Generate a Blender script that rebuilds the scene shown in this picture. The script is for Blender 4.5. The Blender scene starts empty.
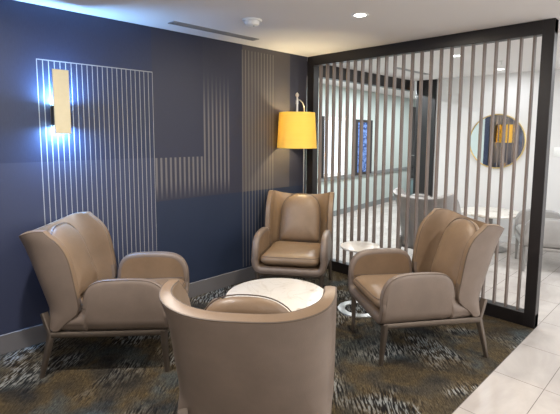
import bpy, bmesh, math, random
from mathutils import Vector, Matrix
random.seed(3)
S = bpy.context.scene
COL = S.collection
PI = math.pi

# ------------------------------------------------------------------ helpers
def V(*a): return Vector(a)

def link(name, bm, mats, parent=None, smooth=True, loc=None, sharp=None):
    me = bpy.data.meshes.new(name)
    bmesh.ops.recalc_face_normals(bm, faces=bm.faces) if sharp != 'keep' else None
    bm.to_mesh(me); bm.free()
    for m in (mats if isinstance(mats, (list, tuple)) else [mats]): me.materials.append(m)
    if smooth:
        for p in me.polygons: p.use_smooth = True
        try: me.set_sharp_from_angle(angle=math.radians(38))
        except Exception: pass
    o = bpy.data.objects.new(name, me); COL.objects.link(o)
    if parent: o.parent = parent
    if loc: o.location = loc
    return o

def tag(o, label=None, cat=None, group=None, kind=None):
    if label: o['label'] = label
    if cat: o['category'] = cat
    if group: o['group'] = group
    if kind: o['kind'] = kind
    return o

def thing(name, label, cat, loc=(0, 0, 0), rz=0.0, group=None):
    o = bpy.data.objects.new(name, None); COL.objects.link(o)
    o.empty_display_size = .1
    o.location = loc; o.rotation_euler = (0, 0, rz)
    return tag(o, label, cat, group)

def box(bm, x0, x1, y0, y1, z0, z1, bev=0.0, seg=2, mat=0):
    r = bmesh.ops.create_cube(bm, size=1)
    vs = r['verts']
    for v in vs:
        v.co = V((x0 + x1) / 2 + v.co.x * (x1 - x0), (y0 + y1) / 2 + v.co.y * (y1 - y0), (z0 + z1) / 2 + v.co.z * (z1 - z0))
    fs = set(f for v in vs for f in v.link_faces)
    for f in fs: f.material_index = mat
    if bev:
        es = set(e for v in vs for e in v.link_edges)
        bmesh.ops.bevel(bm, geom=list(es), offset=bev, segments=seg, profile=.5, affect='EDGES')

def boxm(*a, **k):
    bm = bmesh.new(); box(bm, *a, **k); return bm

def lathe(bm, prof, seg=48, c=(0, 0, 0), mat=0):
    rings = []
    for r, z in prof:
        if r < 1e-6: rings.append([bm.verts.new((c[0], c[1], c[2] + z))])
        else: rings.append([bm.verts.new((c[0] + r * math.cos(2 * PI * i / seg), c[1] + r * math.sin(2 * PI * i / seg), c[2] + z)) for i in range(seg)])
    for a, b in zip(rings, rings[1:]):
        for i in range(seg):
            j = (i + 1) % seg
            if len(a) == 1 and len(b) == 1: continue
            if len(a) == 1: f = bm.faces.new((a[0], b[i], b[j]))
            elif len(b) == 1: f = bm.faces.new((a[i], a[j], b[0]))
            else: f = bm.faces.new((a[i], a[j], b[j], b[i]))
            f.material_index = mat
    return rings

def lathem(prof, seg=48, c=(0, 0, 0)):
    bm = bmesh.new(); lathe(bm, prof, seg, c); return bm

def tube(bm, pts, r, seg=8, closed=False, radii=None, square=False):
    n = len(pts); rings = []
    up = V(0, 0, 1); prev = None
    for i, p in enumerate(pts):
        a = pts[i - 1] if (i > 0 or closed) else pts[i]
        b = pts[(i + 1) % n] if (i < n - 1 or closed) else pts[i]
        t = (b - a).normalized()
        if prev is None:
            x = t.cross(up)
            if x.length < 1e-3: x = t.cross(V(1, 0, 0))
        else: x = prev - t * prev.dot(t)
        x.normalize(); prev = x
        y = t.cross(x)
        rr = radii[i] if radii else r
        if square:
            rx, ry = rr if isinstance(rr, tuple) else (rr, rr)
            ring = [p + x * rx * sx + y * ry * sy for sx, sy in ((1, .7), (.7, 1), (-.7, 1), (-1, .7), (-1, -.7), (-.7, -1), (.7, -1), (1, -.7))]
        else:
            ring = [p + (x * math.cos(2 * PI * k / seg) + y * math.sin(2 * PI * k / seg)) * rr for k in range(seg)]
        rings.append([bm.verts.new(q) for q in ring])
    m = len(rings[0])
    for i in range(n if closed else n - 1):
        a = rings[i]; b = rings[(i + 1) % n]
        for k in range(m):
            bm.faces.new((a[k], a[(k + 1) % m], b[(k + 1) % m], b[k]))
    if not closed:
        bm.faces.new(rings[0][::-1]); bm.faces.new(rings[-1])

def interp(tab, x):
    if x <= tab[0][0]: return tab[0][1]
    for (a, va), (b, vb) in zip(tab, tab[1:]):
        if x <= b:
            t = (x - a) / (b - a) if b > a else 1
            return va + (vb - va) * t
    return tab[-1][1]

def smooth_tab(tab, n=60):
    """resample a control table with Catmull-Rom so that outlines are smooth"""
    xs = [t[0] for t in tab]; ys = [t[1] for t in tab]
    out = []
    m = len(tab)
    for i in range(m - 1):
        p0 = tab[max(i - 1, 0)]; p1 = tab[i]; p2 = tab[i + 1]; p3 = tab[min(i + 2, m - 1)]
        for k in range(6):
            t = k / 6
            f = lambda a, b, c, d: .5 * (2 * b + (c - a) * t + (2 * a - 5 * b + 4 * c - d) * t * t + (3 * b - a - 3 * c + d) * t ** 3)
            out.append((f(p0[0], p1[0], p2[0], p3[0]), f(p0[1], p1[1], p2[1], p3[1])))
    out.append(tab[-1])
    return out

def thick_sheet(bm, G, t, ref, segs=6, mo=0, mi=1, mr=1, flat=.75, mrf=None, section=False):
    """padded sheet from a grid of points: an outer skin (away from ref), an inner skin, a rounded rim."""
    I = len(G); J = len(G[0])
    N = [[None] * J for _ in range(I)]
    for i in range(I):
        for j in range(J):
            du = G[min(i + 1, I - 1)][j] - G[max(i - 1, 0)][j]
            dv = G[i][min(j + 1, J - 1)] - G[i][max(j - 1, 0)]
            n = V(dv.z, 0, -dv.x) if section else du.cross(dv)
            n.normalize()
            if n.dot(G[i][j] - ref(G[i][j])) < 0: n = -n
            N[i][j] = n
    h = t / 2
    O = [[bm.verts.new(G[i][j] + N[i][j] * h) for j in range(J)] for i in range(I)]
    K = [[bm.verts.new(G[i][j] - N[i][j] * h) for j in range(J)] for i in range(I)]
    for i in range(I - 1):
        for j in range(J - 1):
            f = bm.faces.new((O[i][j], O[i + 1][j], O[i + 1][j + 1], O[i][j + 1])); f.material_index = mo
            f = bm.faces.new((K[i][j], K[i][j + 1], K[i + 1][j + 1], K[i + 1][j])); f.material_index = mi
    loop = [(i, 0) for i in range(I)] + [(I - 1, j) for j in range(1, J)] + [(i, J - 1) for i in range(I - 2, -1, -1)] + [(0, j) for j in range(J - 2, 0, -1)]
    L = len(loop); rows = []; edge_o = []; edge_i = []
    def rim_dir(k):
        i, j = loop[k]
        a = G[loop[k - 1][0]][loop[k - 1][1]]; b = G[loop[(k + 1) % L][0]][loop[(k + 1) % L][1]]
        return (b - a).normalized().cross(N[i][j]).normalized()
    vote = 0
    for k, (i, j) in enumerate(loop):
        inn = G[min(max(i, 1), I - 2)][min(max(j, 1), J - 2)]
        vote += rim_dir(k).dot((G[i][j] - inn).normalized())
    sgn = 1 if vote > 0 else -1
    for k, (i, j) in enumerate(loop):
        P = G[i][j]; n = N[i][j]
        o = rim_dir(k) * sgn
        row = [O[i][j]]
        for q in range(1, segs):
            ph = PI * q / segs
            c = math.cos(ph); s_ = math.sin(ph)
            cc = math.copysign(abs(c) ** flat, c); ss = s_ ** flat
            row.append(bm.verts.new(P + n * h * cc + o * h * ss))
        row.append(K[i][j]); rows.append(row)
        c45 = .78
        edge_o.append(P + n * h * c45 + o * h * c45); edge_i.append(P - n * h * c45 + o * h * c45)
    for k in range(L):
        a = rows[k]; b = rows[(k + 1) % L]
        for q in range(segs):
            try:
                f = bm.faces.new((a[q], b[q], b[q + 1], a[q + 1])); f.material_index = (mrf(a[0].co) if mrf else mr) if q >= 1 else mo
            except ValueError: pass
    return loop, edge_o, edge_i

def pillow(bm, outline, place, T, power=3.0, rings=9, expo=.5):
    """cushion: a closed 2D outline, scaled in rings, bulging to +-T"""
    n = len(outline)
    cx = sum(p[0] for p in outline) / n; cy = sum(p[1] for p in outline) / n
    ks = [1 - (1 - r / rings) ** 1.0 for r in range(rings + 1)]
    ks = [math.sin(k * PI / 2) for k in ks][::-1]     # 1 .. 0, dense near the edge
    for sgn in (1, -1):
        prev = None
        for k in ks:
            d = sgn * T * max(0, 1 - k ** power) ** expo
            if k < 1e-6: cur = [bm.verts.new(place(cx, cy, d))]
            else: cur = [bm.verts.new(place(cx + (p[0] - cx) * k, cy + (p[1] - cy) * k, d)) for p in outline]
            if prev:
                for i in range(n):
                    j = (i + 1) % n
                    if len(cur) == 1: bm.faces.new((prev[i], prev[j], cur[0]))
                    else: bm.faces.new((prev[i], prev[j], cur[j], cur[i]))
            prev = cur
    bmesh.ops.remove_doubles(bm, verts=bm.verts, dist=1e-5)

# ------------------------------------------------------------------ materials
class Nodes:
    def __init__(s, name, rough=.5, metal=0, spec=.5):
        s.m = bpy.data.materials.new(name); s.m.use_nodes = True
        s.t = s.m.node_tree; s.b = s.t.nodes['Principled BSDF']
        s.b.inputs['Roughness'].default_value = rough
        s.b.inputs['Metallic'].default_value = metal
        s.b.inputs['Specular IOR Level'].default_value = spec
        s.tc = None
    def n(s, typ, **kw):
        x = s.t.nodes.new(typ)
        for k, v in kw.items(): setattr(x, k, v)
        return x
    def set(s, sock, v):
        if isinstance(v, bpy.types.NodeSocket): s.t.links.new(v, sock)
        else: sock.default_value = v
    def obj(s):
        if not s.tc: s.tc = s.n('ShaderNodeTexCoord')
        return s.tc.outputs['Object']
    def math(s, op, a, b=0.0, c=None):
        x = s.n('ShaderNodeMath', operation=op)
        s.set(x.inputs[0], a); s.set(x.inputs[1], b)
        if c is not None: s.set(x.inputs[2], c)
        return x.outputs[0]
    def xyz(s, v=None):
        x = s.n('ShaderNodeSeparateXYZ'); s.set(x.inputs[0], v or s.obj()); return x.outputs
    def mapping(s, v=None, rot=(0, 0, 0), scale=(1, 1, 1), loc=(0, 0, 0)):
        x = s.n('ShaderNodeMapping'); s.set(x.inputs[0], v or s.obj())
        x.inputs['Rotation'].default_value = rot; x.inputs['Scale'].default_value = scale; x.inputs['Location'].default_value = loc
        return x.outputs[0]
    def noise(s, v=None, scale=5, detail=3, rough=.5, dist=0):
        x = s.n('ShaderNodeTexNoise'); s.set(x.inputs['Vector'], v or s.obj())
        x.inputs['Scale'].default_value = scale; x.inputs['Detail'].default_value = detail
        x.inputs['Roughness'].default_value = rough; x.inputs['Distortion'].default_value = dist
        return x.outputs['Fac']
    def ramp(s, f, stops, interp='LINEAR'):
        x = s.n('ShaderNodeValToRGB'); s.set(x.inputs[0], f); x.color_ramp.interpolation = interp
        el = x.color_ramp.elements
        while len(el) > 1: el.remove(el[-1])
        for k, (p, c) in enumerate(stops):
            e = el[0] if k == 0 else el.new(p)
            e.position = p
            e.color = (c, c, c, 1) if isinstance(c, (int, float)) else (*c, 1)
        return x.outputs[0]
    def mix(s, f, a, b, mode='MIX'):
        x = s.n('ShaderNodeMix', data_type='RGBA', blend_type=mode)
        s.set(x.inputs[0], f)
        s.set(x.inputs[6], a if isinstance(a, bpy.types.NodeSocket) else (*a, 1))
        s.set(x.inputs[7], b if isinstance(b, bpy.types.NodeSocket) else (*b, 1))
        return x.outputs[2]
    def color(s, c): s.set(s.b.inputs['Base Color'], c if isinstance(c, bpy.types.NodeSocket) else (*c, 1)); return s
    def bump(s, hgt, strength=.2, dist=.01):
        x = s.n('ShaderNodeBump'); x.inputs['Strength'].default_value = strength; x.inputs['Distance'].default_value = dist
        s.set(x.inputs['Height'], hgt); s.t.links.new(x.outputs[0], s.b.inputs['Normal']); return s
    def emit(s, c, k):
        s.set(s.b.inputs['Emission Color'], c if isinstance(c, bpy.types.NodeSocket) else (*c, 1)); s.b.inputs['Emission Strength'].default_value = k; return s

def plain(name, c, rough=.5, metal=0, var=.06, scale=14, bump=0, spec=.5):
    k = Nodes(name, rough, metal, spec)
    f = k.noise(scale=scale, detail=4)
    lo = tuple(v * (1 - var) for v in c); hi = tuple(min(1, v * (1 + var)) for v in c)
    k.color(k.mix(f, lo, hi))
    if bump: k.bump(k.noise(scale=scale * 12, detail=3), bump, .004)
    return k.m

def leather(name, c, rough, var=.1):
    k = Nodes(name, rough)
    f = k.noise(scale=7, detail=5, rough=.6)
    k.color(k.mix(k.ramp(f, [(.3, 0), (.7, 1)]), tuple(v * (1 - var) for v in c), tuple(v * (1 + var) for v in c)))
    x = k.n('ShaderNodeTexVoronoi'); x.inputs['Scale'].default_value = 260; k.set(x.inputs['Vector'], k.obj())
    k.bump(k.math('ADD', k.math('MULTIPLY', x.outputs['Distance'], .5), k.noise(scale=16, detail=2)), .12, .006)
    return k.m

M = {}
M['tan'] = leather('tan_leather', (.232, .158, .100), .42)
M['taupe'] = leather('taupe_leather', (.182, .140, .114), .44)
M['piping'] = leather('piping_leather', (.10, .072, .053), .5)
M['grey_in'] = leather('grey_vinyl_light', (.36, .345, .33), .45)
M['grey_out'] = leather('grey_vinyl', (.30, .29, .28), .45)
M['grey_pipe'] = leather('grey_piping', (.25, .245, .24), .5)
M['leg'] = plain('bronze_metal', (.15, .122, .10), .40, .7, .1, 30)
M['leg_grey'] = plain('grey_metal', (.30, .29, .28), .38, .7, .1, 30)
M['black'] = plain('black_painted_wood', (.012, .010, .011), .38, 0, .2, 20)
M['white'] = plain('white_paint', (.80, .79, .77), .75, 0, .02, 3)
M['ceil'] = plain('ceiling_paint', (.74, .715, .70), .85, 0, .02, 2)
M['lobby_wall'] = plain('lobby_white_wall', (.70, .685, .675), .7, 0, .03, 2)
M['green'] = plain('pale_green_wall', (.50, .575, .545), .7, 0, .03, 2)
M['rail'] = plain('grey_rail', (.20, .22, .22), .5, 0, .08, 8)
M['base'] = plain('grey_baseboard', (.155, .150, .158), .42, 0, .06, 8)
M['chrome'] = plain('brushed_nickel', (.62, .61, .59), .28, 1, .06, 40)
M['brass'] = plain('brushed_brass_plate', (.58, .52, .36), .5, .55, .05, 30)
M['gold'] = plain('gold_frame', (.70, .52, .24), .3, .9, .06, 30)
M['dark'] = plain('dark_bracket', (.02, .02, .022), .4, 0, .2, 20)
M['plastic'] = plain('white_plastic', (.82, .82, .80), .4, 0, .02, 10)
M['vent'] = plain('grey_vent_metal', (.30, .30, .30), .45, .2, .05, 20)
M['vent_dark'] = plain('vent_void', (.06, .06, .06), .8, 0, .1, 20)
M['doord'] = plain('dark_door', (.02, .018, .018), .4, 0, .2, 8)
M['teal'] = plain('grey_teal_bin', (.22, .30, .31), .5, 0, .06, 10)
k = Nodes('mirror_glass', .02, 1.0); k.color((.86, .87, .88)); M['mirror'] = k.m

# slat wood
k = Nodes('weathered_wood', .55)
g = k.noise(k.mapping(scale=(60, 60, 2.2)), 1.6, 5, .6)
g2 = k.noise(k.mapping(scale=(200, 200, 5)), 1.0, 3, .6)
k.color(k.mix(k.math('MULTIPLY', g2, .4), k.ramp(g, [(.3, (.105, .077, .064)), (.7, (.20, .155, .134))]), (.27, .235, .215)))
k.bump(g, .15, .002); M['wood'] = k.m

# marble
def marble(name, base, vein, rough):
    k = Nodes(name, rough)
    n1 = k.noise(k.mapping(loc=(3.1, .7, 0)), 1.7, 4, .55, .9)
    v1 = k.ramp(k.math('ABSOLUTE', k.math('SUBTRACT', n1, .5)), [(0, .8), (.008, .5), (.03, 0)])
    n2 = k.noise(k.mapping(loc=(9.1, 4.7, 0)), 3.4, 4, .6, .8)
    v2 = k.ramp(k.math('ABSOLUTE', k.math('SUBTRACT', n2, .48)), [(0, .25), (.015, 0)])
    cl = k.ramp(k.noise(scale=2.6, detail=3), [(.45, 0), (.7, .22)])
    k.color(k.mix(k.math('MINIMUM', k.math('ADD', k.math('ADD', k.math('MULTIPLY', v1, 1.0), v2), cl), 1.0), base, vein))
    return k.m
M['marble'] = marble('white_marble', (.70, .665, .605), (.36, .29, .22), .3)
M['stone'] = marble('pale_stone', (.54, .515, .475), (.42, .38, .33), .3)

# carpet: strokes all woven along one diagonal, patches of brown, gold, teal and near black
k = Nodes('patterned_carpet', .95, 0, .15)
rot = k.mapping(rot=(0, 0, PI / 4))
# after rotation local x runs along (1,-1), so strokes stretch along it
wob = k.n('ShaderNodeVectorMath', operation='ADD')
nv = k.n('ShaderNodeTexNoise'); k.set(nv.inputs['Vector'], rot); nv.inputs['Scale'].default_value = 2.2; nv.inputs['Detail'].default_value = 1
sc = k.n('ShaderNodeVectorMath', operation='SCALE'); k.set(sc.inputs[0], nv.outputs['Color']); sc.inputs['Scale'].default_value = .03
k.set(wob.inputs[0], rot); k.set(wob.inputs[1], sc.outputs[0]); rv = wob.outputs[0]
st = k.noise(k.mapping(rv, scale=(13, 80, 1)), 1.0, 1.5, .5)
fine = k.noise(k.mapping(rv, scale=(40, 190, 1)), 1.0, 2, .6)
patch = k.noise(k.mapping(loc=(1.7, 5.2, 0)), 2.1, 2, .55, .6)
patch2 = k.noise(k.mapping(loc=(8.3, 1.1, 0)), 2.6, 2, .5, .5)
base = k.ramp(patch, [(.30, (.020, .021, .023)), (.42, (.046, .037, .025)), (.51, (.080, .058, .030)), (.60, (.050, .042, .030)), (.72, (.022, .022, .023))])
teal = k.noise(k.mapping(loc=(4.4, 9.3, 0)), 2.4, 3, .6, .3)
base = k.mix(k.ramp(teal, [(.50, 0), (.64, .75)]), base, (.050, .064, .069))
strokecol = k.ramp(patch2, [(.32, (.10, .085, .05)), (.44, (.20, .15, .075)), (.52, (.22, .205, .175)), (.62, (.27, .275, .265)), (.75, (.13, .15, .155))])
sm = k.ramp(st, [(.50, 0), (.56, 1)])
amt = k.ramp(patch2, [(.46, .04), (.54, .25), (.62, .9)])
c1 = k.mix(k.math('MULTIPLY', sm, amt), base, strokecol)
dk = k.math('MULTIPLY', k.ramp(st, [(.40, .9), (.48, 0)]), k.ramp(patch2, [(.42, .25), (.56, 1)]))
c2 = k.mix(dk, c1, (.010, .010, .012))
c3 = k.mix(.7, c2, k.mix(1.0, c2, k.ramp(fine, [(.3, .2), (.7, 1.8)]), 'MULTIPLY'))
k.color(c3); k.bump(k.math('ADD', st, fine), .5, .006); M['carpet'] = k.m

# floor tile
k = Nodes('porcelain_tile', .26)
o = k.xyz()
tx = k.math('FRACT', k.math('DIVIDE', k.math('SUBTRACT', o[0], 2.44 - 2.90), .29))
ty = k.math('FRACT', k.math('DIVIDE', k.math('ADD', o[1], .85 + 5.2), .52))
jx = k.math('LESS_THAN', tx, .013); jy = k.math('LESS_THAN', ty, .0075)
cl = k.noise(k.mapping(scale=(1, .5, 1), rot=(0, 0, .5)), 4, 5, .6, .5)
tcol = k.ramp(cl, [(.3, (.40, .365, .34)), (.7, (.53, .49, .455))])
k.color(k.mix(k.math('MAXIMUM', jx, jy), tcol, (.17, .15, .14))); M['tile'] = k.m

# navy wall with printed line panels (a wallcovering pattern, laid out in wall coordinates)
k = Nodes('navy_wallcovering', .52, 0, .4)
o = k.xyz(); Y = o[1]; Z = o[2]
def rng(v, a, b): return k.math('MULTIPLY', k.math('GREATER_THAN', v, a), k.math('LESS_THAN', v, b))
def mul(*a):
    r = a[0]
    for q in a[1:]: r = k.math('MULTIPLY', r, q)
    return r
def stripes(y0, pitch, duty): return k.math('LESS_THAN', k.math('FRACT', k.math('DIVIDE', k.math('SUBTRACT', Y, y0), pitch)), duty)
def fade(v, a, b):
    x = k.n('ShaderNodeMapRange', interpolation_type='SMOOTHSTEP'); k.set(x.inputs[0], v)
    x.inputs[1].default_value = a; x.inputs[2].default_value = b; return x.outputs[0]
weave = k.noise(k.mapping(scale=(1, 140, 30)), 1.0, 3, .6)
navy = k.mix(weave, (.016, .024, .056), (.026, .035, .078))
low = mul(k.math('LESS_THAN', Z, 1.29), k.math('LESS_THAN', Y, -1.86))
navy = k.mix(mul(low, .75), navy, (.041, .049, .092))
mid = mul(rng(Y, -1.86, -.0), rng(Z, .92, 3))
navy = k.mix(mul(mid, .6), navy, (.040, .038, .052))
blk = mul(rng(Y, -1.86, -1.37), rng(Z, 1.287, 3))
navy = k.mix(mul(blk, .5), navy, (.024, .028, .055))
bot = mul(k.math('GREATER_THAN', Y, -1.86), k.math('LESS_THAN', Z, .92))
navy = k.mix(mul(bot, .7), navy, (.018, .030, .062))
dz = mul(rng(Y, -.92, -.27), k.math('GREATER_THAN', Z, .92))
navy = k.mix(mul(dz, .55), navy, (.115, .102, .098))  # printed panel tint, lightened further to paint in the floor lamp's glow
A = mul(rng(Y, -2.702, -1.856), k.math('LESS_THAN', Z, 1.992), k.math('MAXIMUM', stripes(-2.702, .0366, .145), k.math('GREATER_THAN', Z, 1.985)))
B = mul(rng(Y, -1.85, -1.37), rng(Z, .93, 1.287), stripes(-1.85, .0445, .42), fade(Z, .90, 1.10))
Cc = mul(rng(Y, -1.37, -1.07), rng(Z, .93, 2.06), stripes(-1.37, .0445, .42), fade(Z, 2.08, 1.55), fade(Z, .90, 1.10))
D = mul(rng(Y, -.925, -.48), rng(Z, .15, 2.3), stripes(-.925, .0405, .2), .55)
col = k.mix(mul(A, .95), navy, (.31, .31, .31))
col = k.mix(mul(k.math('MAXIMUM', B, Cc), .65), col, (.21, .195, .19))
col = k.mix(mul(D, .9), col, (.30, .275, .25))
k.color(col); k.bump(weave, .1, .002); M['navy'] = k.m

# lamp shade, light-transmitting fabric
k = Nodes('yellow_shade_fabric', .9)
w_ = k.noise(k.mapping(scale=(3, 3, 150)), 1.0, 3, .6)
yc = k.mix(w_, (.95, .76, .22), (1.0, .83, .30))
tr = k.n('ShaderNodeBsdfTranslucent'); k.set(tr.inputs[0], yc)
k.color(yc)
mx = k.n('ShaderNodeMixShader'); mx.inputs[0].default_value = .52
k.t.links.new(k.b.outputs[0], mx.inputs[1]); k.t.links.new(tr.outputs[0], mx.inputs[2])
k.t.links.new(mx.outputs[0], k.t.nodes['Material Output'].inputs[0]); M['shade'] = k.m

def emis(name, c, s):
    k = Nodes(name, .5); k.color(c); k.emit(c, s); return k.m
M['lens'] = emis('lit_downlight_lens', (1, .95, .88), 14)
M['lens_cool'] = emis('lit_lobby_lens', (.95, .98, 1), 10)
M['led'] = emis('lit_led_strip', (.55, .75, 1), 12)
M['bulb'] = emis('lit_bulb', (1, .72, .35), 8)
k = Nodes('daylit_pane', .2); o = k.xyz()
k.color((.5, .55, .6)); k.emit(k.mix(k.noise(scale=5, detail=2), (.75, .86, 1.0), (.95, .98, 1.0)), 1.1); M['pane'] = k.m
k = Nodes('blue_display', .25)
bn = k.noise(k.mapping(scale=(1, 6, 14)), 1.4, 3, .6)
bc = k.ramp(bn, [(.42, (.02, .05, .16)), (.5, (.07, .14, .34)), (.62, (.12, .21, .46))])
k.color(bc); k.emit(bc, .3); M['blue'] = k.m

# ------------------------------------------------------------------ camera (solved from the photograph)
r = Vector((.71649444, .69754533, .0081381)); u = Vector((-.07943508, .06999177, .99437982)); fw = Vector((-.6930554, .71311406, -.10555828))
cam = bpy.data.objects.new('camera', bpy.data.cameras.new('camera')); COL.objects.link(cam)
mw = Matrix.Identity(4)
for i in range(3):
    mw[i][0] = r[i]; mw[i][1] = u[i]; mw[i][2] = -fw[i]
mw[0][3], mw[1][3], mw[2][3] = 3.3682, -3.6347, 1.5
cam.matrix_world = mw
cam.data.sensor_fit = 'HORIZONTAL'; cam.data.sensor_width = 36
cam.data.lens = 435.4 * 36 / 560
cam.data.shift_x = (280 - 295.67) / 560; cam.data.shift_y = (179.81 - 207) / 560
cam.data.clip_start = .05
S.camera = cam

# ------------------------------------------------------------------ setting
H = 2.348
def struct(name, bm, m, parent=None, smooth=False, label=None):
    o = link(name, bm, m, parent, smooth)
    if not parent: o['kind'] = 'structure'
    if label: o['label'] = label; 
    return o
XR, YB, YF = 5.4, -5.6, 6.4
struct('floor', boxm(-2.6, XR, YB, YF, -.12, -.012), M['tile'])
bm = bmesh.new(); box(bm, 2.44, XR, YB, 0, -.012, 0); box(bm, -2.6, XR, 0, YF, -.012, 0)
struct('floor_tile', bm, M['tile'])
bm = bmesh.new(); box(bm, 0, 2.44, YB, 0, -.012, .001)
struct('floor_carpet', bm, M['carpet'])
struct('ceiling', boxm(-2.6, XR, YB, YF, H, H + .1), M['ceil'])
struct('wall_left', boxm(-.12, 0, YB, 0, 0, H), M['navy'])
bm = boxm(0, .012, YB, -.003, 0, .137, bev=.004, seg=1)
struct('baseboard_left', bm, M['base'])
struct('wall_back', boxm(-.12, XR, YB - .1, YB, 0, H), M['white'])
struct('wall_right', boxm(XR, XR + .1, YB, YF, 0, H), M['white'])
struct('wall_front', boxm(-2.6, XR, YF, YF + .1, 0, H), M['lobby_wall'])
struct('wall_niche', boxm(-1.5, -.12, -.1, 0, 0, H), M['green'])
LY = 2.76
struct('wall_lobby', boxm(.171, XR, LY, LY + .12, 0, H), M['lobby_wall'])
struct('baseboard_lobby', boxm(.18, XR, LY - .012, LY, 0, .1, bev=.003, seg=1), M['lobby_wall'])
# pale green wall, slightly out of square, in its own frame: local y runs along it
ga = math.atan(.115)
def green_place(o, bm_local=True):
    o.location = (-1.33, 0, 0); o.rotation_euler = (0, 0, ga)
gw = struct('wall_far', boxm(-.1, 0, -.1, 6.5, 0, H), M['green']); green_place(gw)
gt = struct('baseboard_far', boxm(0, .015, 0, 6.3, 0, .10, bev=.003, seg=1), M['rail']); green_place(gt)
gr = struct('trim_1', boxm(0, .03, 0, 6.2, .665, .735, bev=.006, seg=2), M['rail']); green_place(gr)
# daylit window on that wall
bm = bmesh.new()
box(bm, 0, .04, 2.06, 2.12, .74, 1.80, mat=1); box(bm, 0, .04, 2.80, 2.86, .74, 1.80)
box(bm, 0, .04, 2.12, 2.80, 1.74, 1.80); box(bm, 0, .04, 2.12, 2.80, .74, .80)
w1 = struct('window_1', bm, [M['white'], M['black']]); green_place(w1)
struct('pane', boxm(.002, .012, 2.12, 2.80, .80, 1.74), M['pane'], w1)
# dark door in the end wall
d1 = struct('door_1', boxm(0, .03, 5.86, 6.34, 0, 2.16, bev=.004, seg=1), M['doord']); green_place(d1)
hb = bmesh.new(); tube(hb, [V(.03, 5.92, 1.0), V(.08, 5.92, 1.0), V(.08, 6.04, 1.0)], .01)
link('door_handle', hb, M['chrome'], d1)

# ------------------------------------------------------------------ lounge chair
F0 = .36                         # chair origin sits .36 behind the front feet line
def L(w, s, z): return V(w, F0 - s, z)

ARM = smooth_tab([(.0, .425), (.001, .460), (.010, .503), (.034, .546), (.074, .573), (.13, .585), (.21, .588), (.30, .586), (.37, .580), (.415, .564), (.443, .532), (.458, .48), (.463, .425)])
SF = smooth_tab([(.30, .660), (.36, .605), (.41, .543), (.45, .527), (.55, .540), (.65, .556), (.735, .575), (.80, .605), (.845, .645), (.88, .690), (.90, .70)])

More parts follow.
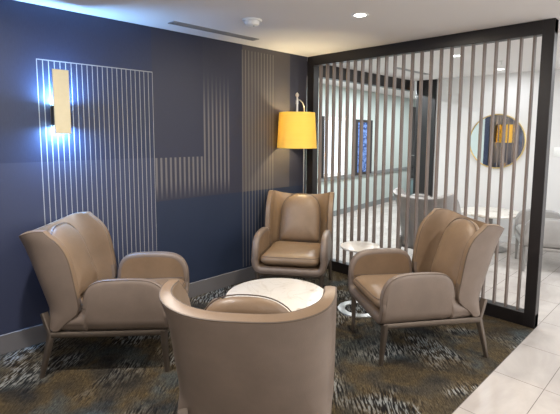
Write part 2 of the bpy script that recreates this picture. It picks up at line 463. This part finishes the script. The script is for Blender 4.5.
def build_chair(mo, mi, mp, ml, label, cat='armchair', group=None):
    root = thing('lounge_chair', label, cat, group=group)
    # --- arm shell: a padded trough, arms and front apron in one sweep
    ZB = .308
    svals = []
    for q in ARM: svals.append(q)
    svals += [(.475, .392), (.49, .380), (.515, .372), (.55, .364), (.59, .352), (.62, .343)]
    G = []
    for s_, zt in svals:
        X = interp([(.38, .300), (.48, .296), (.60, .278)], s_)
        R = .060 if s_ < .47 else .03
        zt = max(zt, ZB + R + .004)
        half = []
        n1, n2, n3 = 7, 7, 6
        for q in range(n1):
            t = q / n1; half.append((X + .006 * math.sin(PI * t), zt + (ZB + R - zt) * t))
        for q in range(n2 + 1):
            a = q / n2 * PI / 2; half.append((X - R + R * math.cos(a), ZB + R - R * math.sin(a)))
        row = [L(w, s_, z) for w, z in half]
        for q in range(1, n3): row.append(L((X - R) * (1 - 2 * q / n3), s_, ZB))
        row += [L(-w, s_, z) for w, z in half[::-1]]
        G.append(row)
    bm = bmesh.new()
    loop, eo, ei = thick_sheet(bm, G, .060, lambda p: V(0, p.y, .52), mo=0, mi=1, mr=0, section=True)
    shell = link('arm_shell', bm, [mo, mi], root)
    J = len(G[0]); I = len(G)
    # piping along the outer edge of the rim: arm tops and front
    seq = [k for k, (i, j) in enumerate(loop) if (j in (0, J - 1) and i < len(ARM)) or i == 0]
    order = [k for k, (i, j) in enumerate(loop) if j == J - 1 and i < len(ARM)] + [k for k, (i, j) in enumerate(loop) if i == 0 and 0 < j < J - 1] + [k for k, (i, j) in enumerate(loop) if j == 0 and i < len(ARM)]
    bm = bmesh.new(); tube(bm, [eo[k] for k in order], .0028, 6); link('piping', bm, mp, shell)
    # --- back shell with wings
    T = .053
    NA, NZ = 44, 22
    G = []
    for a in range(NA + 1):
        th = PI * a / NA
        c, s_ = math.cos(th), math.sin(th)
        n = 2.9
        cw = math.copysign(abs(c) ** (2 / n), c); ss = abs(s_) ** (2 / n) if s_ > 1e-9 else 0
        ztop =   .893 - .053 * ss ** 2
        row = []
        for q in range(NZ + 1):
            t = q / NZ
            z = .315 + (ztop - .315) * t
            W = interp([(.3, .292), (.42, .303), (.6, .309), (.9, .311)], z)
            sf = interp(SF, z + .0); sb = .696 + (z - .31) * .350
            row.append(L(W * cw, sf + (sb - sf) * ss, z))
        G.append(row)
    bm = bmesh.new()
    loop, eo, ei = thick_sheet(bm, G, T, lambda p: V(0, F0 - .45, p.z), mo=0, mi=1, mr=1, segs=6, flat=.5, mrf=lambda c: 0 if c.z < .5 else 1)
    back = link('back_shell', bm, [mo, mi], root)
    up = [k for k, (i, j) in enumerate(loop) if i == NA and j >= 3][0:]
    order = [k for k, (i, j) in enumerate(loop) if i == 0 and j >= 3][::-1] + [k for k, (i, j) in enumerate(loop) if j == NZ and 0 < i < NA][::-1] + [k for k, (i, j) in enumerate(loop) if i == NA and j >= 3][::-1]
    # order the points head to tail
    p1 = sorted([k for k, (i, j) in enumerate(loop) if i == 0 and j >= 3], key=lambda k: loop[k][1])
    p2 = sorted([k for k, (i, j) in enumerate(loop) if j == NZ and 0 < i < NA], key=lambda k: loop[k][0])
    p3 = sorted([k for k, (i, j) in enumerate(loop) if i == NA and j >= 3], key=lambda k: -loop[k][1])
    order = p1 + p2 + p3
    bm = bmesh.new(); tube(bm, [eo[k] for k in order], .0042, 6); tube(bm, [ei[k] for k in order], .003, 6); link('piping', bm, mp, back)
    # --- seat cushion
    def rrect(hw, y0, y1, rf, rb, n=8):
        pts = []
        for cx, cy, a0, rr in ((hw - rf, y1 - rf, 0, rf), (-hw + rf, y1 - rf, PI / 2, rf), (-hw + rb, y0 + rb, PI, rb), (hw - rb, y0 + rb, 3 * PI / 2, rb)):
            for q in range(n + 1):
                a = a0 + PI / 2 * q / n; pts.append((cx + rr * math.cos(a), cy + rr * math.sin(a)))
        out = []
        m = len(pts)
        for i in range(m):
            p, q = pts[i], pts[(i + 1) % m]; d = math.hypot(q[0] - p[0], q[1] - p[1])
            out.append(p)
            if d > .05:
                for e in range(1, 6): out.append((p[0] + (q[0] - p[0]) * e / 6, p[1] + (q[1] - p[1]) * e / 6))
        return out
    ol = rrect(.262, -.27, .388, .07, .04)
    pl = lambda x, y, d: V(x, y, .388 + d + .035 * (y - .05))
    bm = bmesh.new(); pillow(bm, ol, pl, .058, 7.0, 10, .55)
    sc_ = link('seat_cushion', bm, mi, root)
    bm = bmesh.new(); tube(bm, [pl(x * .993, y * .997, .036) for x, y in ol], .0026, 6, closed=True)
    link('piping', bm, mp, sc_)
    # --- back cushion: tall arched pillow
    ol = []
    hw, zb, zc, zt = .200, .0, .25, .462
    for q in range(25):
        a = PI * q / 24; c = math.cos(a); s_ = math.sin(a)
        ol.append((hw * math.copysign(abs(c) ** .8, c), zc + (zt - zc) * s_ ** .78))
    for q in range(1, 7): ol.append((-hw * (1 + .02 * math.sin(PI * q / 6)), zc - (zc - zb - .03) * q / 6))
    for q in range(5):
        a = PI + PI / 2 * (q + 1) / 5; ol.append((-hw + .03 + .03 * math.cos(a), zb + .03 + .03 * math.sin(a)))
    for q in range(1, 7): ol.append((-hw + .03 + (2 * hw - .06) * q / 6, zb))
    for q in range(5):
        a = 3 * PI / 2 + PI / 2 * (q + 1) / 5; ol.append((hw - .03 + .03 * math.cos(a), zb + .03 + .03 * math.sin(a)))
    for q in range(1, 6): ol.append((hw * (1 + .02 * math.sin(PI * q / 6)), zb + .03 + (zc - zb - .03) * q / 6))
    def pb(x, h, d):
        z = .425 + h; s0 = .645 + (z - .31) * .335 - .066
        return L(x, s0 - d * .97, z + d * .22)
    bm = bmesh.new(); pillow(bm, ol, pb, .076, 3.6, 10, .55)
    bc_ = link('back_cushion', bm, mi, root)
    bm = bmesh.new(); tube(bm, [pb(x * .995, h, .022) for x, h in ol], .0026, 6, closed=True); link('piping', bm, mp, bc_)
    # --- metal frame and legs
    bm = bmesh.new()
    for sg in (1, -1):
        tube(bm, [L(sg * .285, .0, .272), L(sg * .297, .69, .268)], .0, square=True, radii=[(.014, .018), (.014, .018)])
    tube(bm, [L(-.285, .012, .272), L(.285, .012, .272)], 0, square=True, radii=[(.013, .016)] * 2)
    tube(bm, [L(-.29, .655, .268), L(.29, .655, .268)], 0, square=True, radii=[(.013, .016)] * 2)
    link('frame', bm, ml, root)
    for sg in (1, -1):
        bm = bmesh.new()
        tube(bm, [L(sg * .287, .012, .286), L(sg * .282, .010, .20), L(sg * .262, .004, .0)], 0, square=True, radii=[(.019, .019), (.0175, .0175), (.0115, .0115)])
        link('leg', bm, ml, root)
    for sg in (1, -1):
        bm = bmesh.new()
        tube(bm, [L(sg * .264, .742, .392), L(sg * .276, .722, .345), L(sg * .290, .690, .272), L(sg * .303, .718, .14), L(sg * .311, .750, .0)], 0, square=True,
             radii=[(.019, .016), (.019, .016), (.019, .018), (.016, .016), (.0115, .0115)])
        link('leg', bm, ml, root)
    return root

def kids(o): return [c for c in bpy.data.objects if c.parent == o]
def copy_tree(o, parent=None):
    c = o.copy(); COL.objects.link(c); c.parent = parent
    for ch in kids(o): copy_tree(ch, c)
    return c
def place_chair(o, fx, fy, deg, label=None):
    th = math.radians(deg)
    o.location = (fx - F0 * math.cos(th), fy - F0 * math.sin(th), .001); o.rotation_euler = (0, 0, th - PI / 2)
    if label: o['label'] = label
    return o
GR = 'tan leather wing chairs around the marble table'
c0 = build_chair(M['taupe'], M['tan'], M['piping'], M['leg'], 'tan leather wing chair beside the navy wall, under the wall light', group=GR)
place_chair(c0, .789, -2.142, 46.9)
place_chair(copy_tree(c0), 1.669, -1.160, -123.4, 'tan leather wing chair with its back to the slatted screen, near the tiled floor')
place_chair(copy_tree(c0), 1.661, -2.034, 128.8, 'taupe wing chair in the foreground seen from behind, hiding part of the marble table')
place_chair(copy_tree(c0), .769, -1.037, -54.8, 'tan leather wing chair in the corner under the yellow lamp, facing the viewer')
g0 = build_chair(M['grey_out'], M['grey_in'], M['grey_pipe'], M['leg_grey'], 'grey wing chair behind the slats, left of the round lobby table', group='grey wing chairs in the lobby')
place_chair(g0, 1.26, 1.24, 84)
g1 = copy_tree(g0); place_chair(g1, 1.79, 1.74, 205, 'grey wing chair right of the round lobby table, partly behind the dark screen post')

# ------------------------------------------------------------------ tables
t = thing('coffee_table', 'low round table with a white veined marble top between the four tan chairs', 'table', (1.262, -1.645, .001))
link('tabletop', lathem([(0, .372), (.33, .372), (.346, .376), (.350, .386), (.346, .397), (.33, .400), (0, .400)], 72), M['marble'], t)
link('pedestal', lathem([(0, .016), (.045, .016), (.034, .05), (.032, .33), (.07, .372), (0, .372)], 32), M['leg'], t)
link('base', lathem([(0, 0), (.205, 0), (.21, .006), (.20, .014), (.06, .02), (0, .02)], 48), M['leg'], t)

t = thing('side_table', 'small round drink table on an open ring base beside the slatted screen', 'table', (1.248, -.664, .001))
link('tabletop', lathem([(0, .540), (.155, .540), (.166, .545), (.168, .552), (.164, .559), (.155, .561), (0, .561)], 56), M['stone'], t)
bm = lathem([(.118, 0), (.178, 0), (.180, .004), (.177, .010), (.120, .010), (.117, .004), (.118, 0)], 64)
link('ring_base', bm, M['chrome'], t)
bm = bmesh.new(); tube(bm, [V(.108, .104, .008), V(.108, .104, .30), V(.108, .104, .541)], .012, 12); link('stem', bm, M['chrome'], t)

t = thing('lobby_table', 'round white table between the two grey lobby chairs', 'table', (1.26, 2.23, 0))
link('tabletop', lathem([(0, .470), (.37, .470), (.385, .475), (.39, .485), (.385, .495), (.37, .50), (0, .50)], 64), M['marble'], t)
link('pedestal', lathem([(0, .016), (.05, .016), (.036, .05), (.034, .43), (.08, .471), (0, .471)], 32), M['leg_grey'], t)
link('base', lathem([(0, 0), (.22, 0), (.225, .006), (.215, .014), (.06, .02), (0, .02)], 48), M['leg_grey'], t)

# ------------------------------------------------------------------ slatted screen
t = thing('slatted_screen', 'tall black framed screen of weathered wooden slats dividing seating area and lobby', 'screen', (0, 0, 0))
D0, D1 = 0.0, .085
link('top_rail', boxm(.0, 2.442, D0, D1, 2.245, H - .001, bev=.003, seg=1), M['black'], t)
link('bottom_rail', boxm(.0, 2.442, D0, D1, .0, .110, bev=.003, seg=1), M['black'], t)
link('post', boxm(2.359, 2.442, D0 - .001, D1 + .001, .0, H - .001, bev=.003, seg=1), M['black'], t)
link('post', boxm(.001, .10, D0 - .001, D1 + .001, .0, H - .001, bev=.003, seg=1), M['black'], t)
sl0 = None
for q in range(24):
    x = .172 + q * .0926
    if sl0 is None:
        sl0 = link('slat', boxm(-.0068, .0068, .016, .062, .105, 2.25, bev=.0015, seg=1), M['wood'], t, smooth=False); o = sl0
    else:
        o = sl0.copy(); COL.objects.link(o); o.parent = t
    o.location = (x, 0, 0)

# second dark frame, running away from the screen
t = thing('partition_frame', 'dark ceiling beam and end post of a second partition beyond the slats', 'partition', (0, 0, 0))
link('beam', boxm(-.30, -.20, .09, LY - .03, 2.19, H - .001, bev=.003, seg=1), M['black'], t)
link('post', boxm(-.16, .17, LY - .03, LY + .13, 0, H - .001, bev=.003, seg=1), M['black'], t)

# ------------------------------------------------------------------ lamp
t = thing('floor_lamp', 'floor lamp with a glowing yellow drum shade in the corner', 'lamp', (.150, -.200, .001))
link('base', lathem([(0, 0), (.125, 0), (.128, .008), (.12, .018), (.02, .024), (0, .024)], 40), M['chrome'], t)
bm = bmesh.new()
pts = [V(0, 0, .02), V(0, 0, 1.0), V(0, 0, 1.74), V(.004, -.01, 1.79), V(.016, -.045, 1.825), V(.034, -.10, 1.845), V(.053, -.163, 1.85)]
tube(bm, pts, .006, 10); link('pole', bm, M['chrome'], t)
bm = bmesh.new(); lathe(bm, [(0, 1.70), (.012, 1.70), (.012, 1.80), (.016, 1.805), (.016, 1.84), (.012, 1.845), (.010, 1.875), (.018, 1.885), (.018, 1.90), (.008, 1.915), (0, 1.92)], 20, (.053, -.165, 0))
link('finial', bm, M['chrome'], t)
shp = (.053, -.165, 0)
bm = bmesh.new()
n = 64
ot = [(.208, 1.350), (.186, 1.716)]
lathe(bm, [(.208, 1.350), (.186, 1.716), (.183, 1.716), (.205, 1.350), (.208, 1.350)], n, shp)
shade = link('lamp_shade', bm, M['shade'], t)
bm = bmesh.new()
for a in range(3):
    an = 2 * PI * a / 3 + .4
    tube(bm, [V(shp[0], shp[1], 1.70), V(shp[0] + .186 * math.cos(an), shp[1] + .186 * math.sin(an), 1.708)], .0025, 6)
link('shade_ring', bm, M['chrome'], shade)
bm = bmesh.new(); lathe(bm, [(0, 1.50), (.02, 1.505), (.03, 1.53), (.028, 1.56), (.014, 1.60), (.013, 1.70), (0, 1.70)], 20, shp)
link('bulb', bm, M['bulb'], t)

# ------------------------------------------------------------------ wall light
t = thing('wall_sconce', 'rectangular brass plate wall light glowing blue white on the navy wall', 'wall light', (0, -2.583, 1.70))
link('plate', boxm(.088, .100, -.052, .052, -.215, .222, bev=.002, seg=1), M['brass'], t)
link('bracket', boxm(.0, .088, -.045, .045, -.155, -.022, bev=.002, seg=1), M['dark'], t)
link('led', boxm(.025, .07, -.035, .035, -.022, -.018), M['led'], t)
link('led', boxm(.025, .07, -.035, .035, -.159, -.155), M['led'], t)

# ------------------------------------------------------------------ ceiling fittings
def downlight(x, y, label, cool=False, group='recessed downlights'):
    t = thing('recessed_downlight', label, 'ceiling light', (x, y, H), group=group)
    link('trim', lathem([(.040, -.001), (.052, -.006), (.062, -.004), (.064, 0.0), (.040, 0.0), (.040, -.001)], 40), M['plastic'], t)
    link('lens', lathem([(0, -.003), (.041, -.003), (.041, -.0005), (0, -.0005)], 40), M['lens_cool' if cool else 'lens'], t)
    return t
downlight(1.445, -1.009, 'round lit downlight in the ceiling in front of the slatted screen')
LD = ((1.25, 1.00), (1.26, 2.30))
downlight(LD[0][0], LD[0][1], 'round lit ceiling downlight seen through the slats left of the sprinkler', True)
downlight(LD[1][0], LD[1][1], 'round lit ceiling downlight beyond the slats near the mirror wall', True)

t = thing('smoke_detector', 'white round smoke detector on the ceiling beside the long air vent', 'smoke detector', (.765, -1.442, H))
link('mount', lathem([(0, -.012), (.070, -.012), (.075, -.004), (.075, 0), (0, 0)], 40), M['plastic'], t)
link('sensor', lathem([(0, -.048), (.030, -.046), (.050, -.038), (.056, -.024), (.056, -.012), (0, -.012)], 40), M['plastic'], t)
link('light', lathem([(0, -.0505), (.006, -.0495), (.006, -.045), (0, -.045)], 12, (.02, 0, 0)), M['dark'], t)

def slot_vent(x0, x1, y0, y1, label):
    t = thing('air_vent', label, 'air vent', ((x0 + x1) / 2, (y0 + y1) / 2, H))
    hx, hy = (x1 - x0) / 2, (y1 - y0) / 2
    bm = bmesh.new()
    b = .012
    box(bm, -hx, hx, -hy, -hy + b, -.006, 0); box(bm, -hx, hx, hy - b, hy, -.006, 0)
    box(bm, -hx, -hx + b, -hy + b, hy - b, -.006, 0); box(bm, hx - b, hx, -hy + b, hy - b, -.006, 0)
    link('frame', bm, M['vent'], t, smooth=False)
    link('backing', boxm(-hx + b, hx - b, -hy + b, hy - b, -.001, 0), M['vent_dark'], t, smooth=False)
    for q in (-.33, .33):
        w = (hx - b)
        link('slat', boxm(w * q - .005, w * q + .005, -hy + b, hy - b, -.005, -.001), M['vent'], t, smooth=False)
    return t
slot_vent(.215, .305, -1.83, -.97, 'long grey slot air vent in the ceiling along the navy wall')
slot_vent(.29, .36, 1.3, 2.15, 'slot air vent in the lobby ceiling seen through the slats')

t = thing('sprinkler', 'small fire sprinkler on the lobby ceiling between two downlights', 'sprinkler', (1.49, 1.67, H))
link('escutcheon', lathem([(0, -.006), (.025, -.005), (.028, 0), (0, 0)], 24), M['chrome'], t)
link('head', lathem([(0, -.05), (.014, -.049), (.014, -.045), (.005, -.043), (.006, -.01), (.006, -.005), (0, -.005)], 16), M['chrome'], t)

# ------------------------------------------------------------------ lobby wall things
t = thing('wall_mirror', 'large round mirror with a thin gold frame on the white lobby wall', 'mirror', (1.10, LY, 1.415))
def on_wall(o):
    o.rotation_euler = (PI / 2, 0, 0); return o
on_wall(link('frame', lathem([(.367, .0), (.384, .0), (.384, .022), (.380, .026), (.373, .024), (.368, .016), (.367, .0)], 72), M['gold'], t))
on_wall(link('glass', lathem([(0, .004), (.367, .004), (.367, .014), (0, .014)], 72), M['mirror'], t))
t = thing('light_switch', 'small cream switch plate on the white wall right of the dark post', 'light switch', (1.86, LY, 1.29))
link('plate', boxm(-.04, .04, -.008, 0, -.06, .06, bev=.003, seg=2), M['plastic'], t)
link('rocker', boxm(-.016, .016, -.013, -.007, -.03, .03, bev=.002, seg=1), M['plastic'], t)

t = thing('wall_display', 'dark framed blue display on the pale green wall', 'display'); green_place(t)
bm = bmesh.new()
y0, y1, z0, z1 = 3.20, 3.88, .70, 1.78
box(bm, 0, .035, y0, y0 + .09, z0, z1); box(bm, 0, .035, y1 - .16, y1, z0, z1)
box(bm, 0, .035, y0 + .09, y1 - .16, z1 - .05, z1); box(bm, 0, .035, y0 + .09, y1 - .16, z0, z0 + .05)
link('frame', bm, M['black'], t, smooth=False)
link('screen', boxm(.002, .02, y0 + .09, y1 - .16, z0 + .05, z1 - .05), M['blue'], t, smooth=False)

t = thing('waste_bin', 'grey green bin on the floor by the dark door at the end of the lobby', 'bin', (-1.80, 5.95, 0))
link('body', boxm(-.14, .14, -.14, .14, 0, .40, bev=.012), M['teal'], t)
link('lid', boxm(-.15, .15, -.15, .15, .40, .44, bev=.01), M['rail'], t)

# ------------------------------------------------------------------ lights
def area(name, loc, size, power, color, rot=(0, 0, 0), sy=None, shape='DISK', spread=PI):
    l = bpy.data.lights.new(name, 'AREA'); l.energy = power; l.color = color; l.shape = shape; l.size = size
    if sy: l.size_y = sy
    l.spread = spread
    o = bpy.data.objects.new(name, l); COL.objects.link(o); o.location = loc; o.rotation_euler = rot
    return o
WARM = (1, .93, .86)
for x, y, pw in ((1.445, -1.009, 22), (1.25, -3.1, 46), (3.7, -1.1, 34), (3.7, -3.3, 14), (1.445, -5.0, 6), (3.7, -5.0, 6)):
    area('downlight_lamp', (x, y, H - .012), .10, pw, (1, .88, .72) if (x, y) == (1.445, -1.009) else WARM)
COOL = (.93, .97, 1.0)
for x, y, pw in ((LD[0][0], LD[0][1], 12), (LD[1][0], LD[1][1], 5), (3.3, 1.3, 44), (4.6, 1.6, 16), (-.75, 1.4, 46), (-.75, 3.2, 50), (-.9, 5.0, 34)):
    area('lobby_lamp', (x, y, H - .012), .10, pw, COOL)
# added fill lights along the unseen right wall, which has no windows
area('side_fill', (XR - .05, .9, 1.4), 2.0, 30, (.88, .94, 1.0), (0, PI / 2, 0), 3.0, 'RECTANGLE')
area('side_fill', (XR - .05, -2.6, 1.4), 2.0, 22, (1, .96, .9), (0, PI / 2, 0), 3.0, 'RECTANGLE')
# lamp bulb
l = bpy.data.lights.new('lamp_bulb', 'POINT'); l.energy = 100; l.color = (1, .82, .50); l.shadow_soft_size = .035
o = bpy.data.objects.new('lamp_bulb', l); COL.objects.link(o); o.location = (.203, -.365, 1.55)
# sconce strips
SB = (.22, .50, 1.0)
area('sconce_up', (.048, -2.583, 1.686), .07, 18.0, SB, (PI, 0, 0), .045, 'RECTANGLE')
area('sconce_down', (.048, -2.583, 1.536), .07, 18.0, SB, (0, 0, 0), .045, 'RECTANGLE')

w = bpy.data.worlds.new('world'); S.world = w; w.use_nodes = True
w.node_tree.nodes['Background'].inputs[0].default_value = (.6, .65, .7, 1); w.node_tree.nodes['Background'].inputs[1].default_value = .3
S.view_settings.view_transform = 'Standard'; S.view_settings.look = 'None'; S.view_settings.gamma = 1
S.view_settings.use_curve_mapping = False
S.view_settings.exposure = 0.0
S.cycles.max_bounces = 8; S.cycles.diffuse_bounces = 5
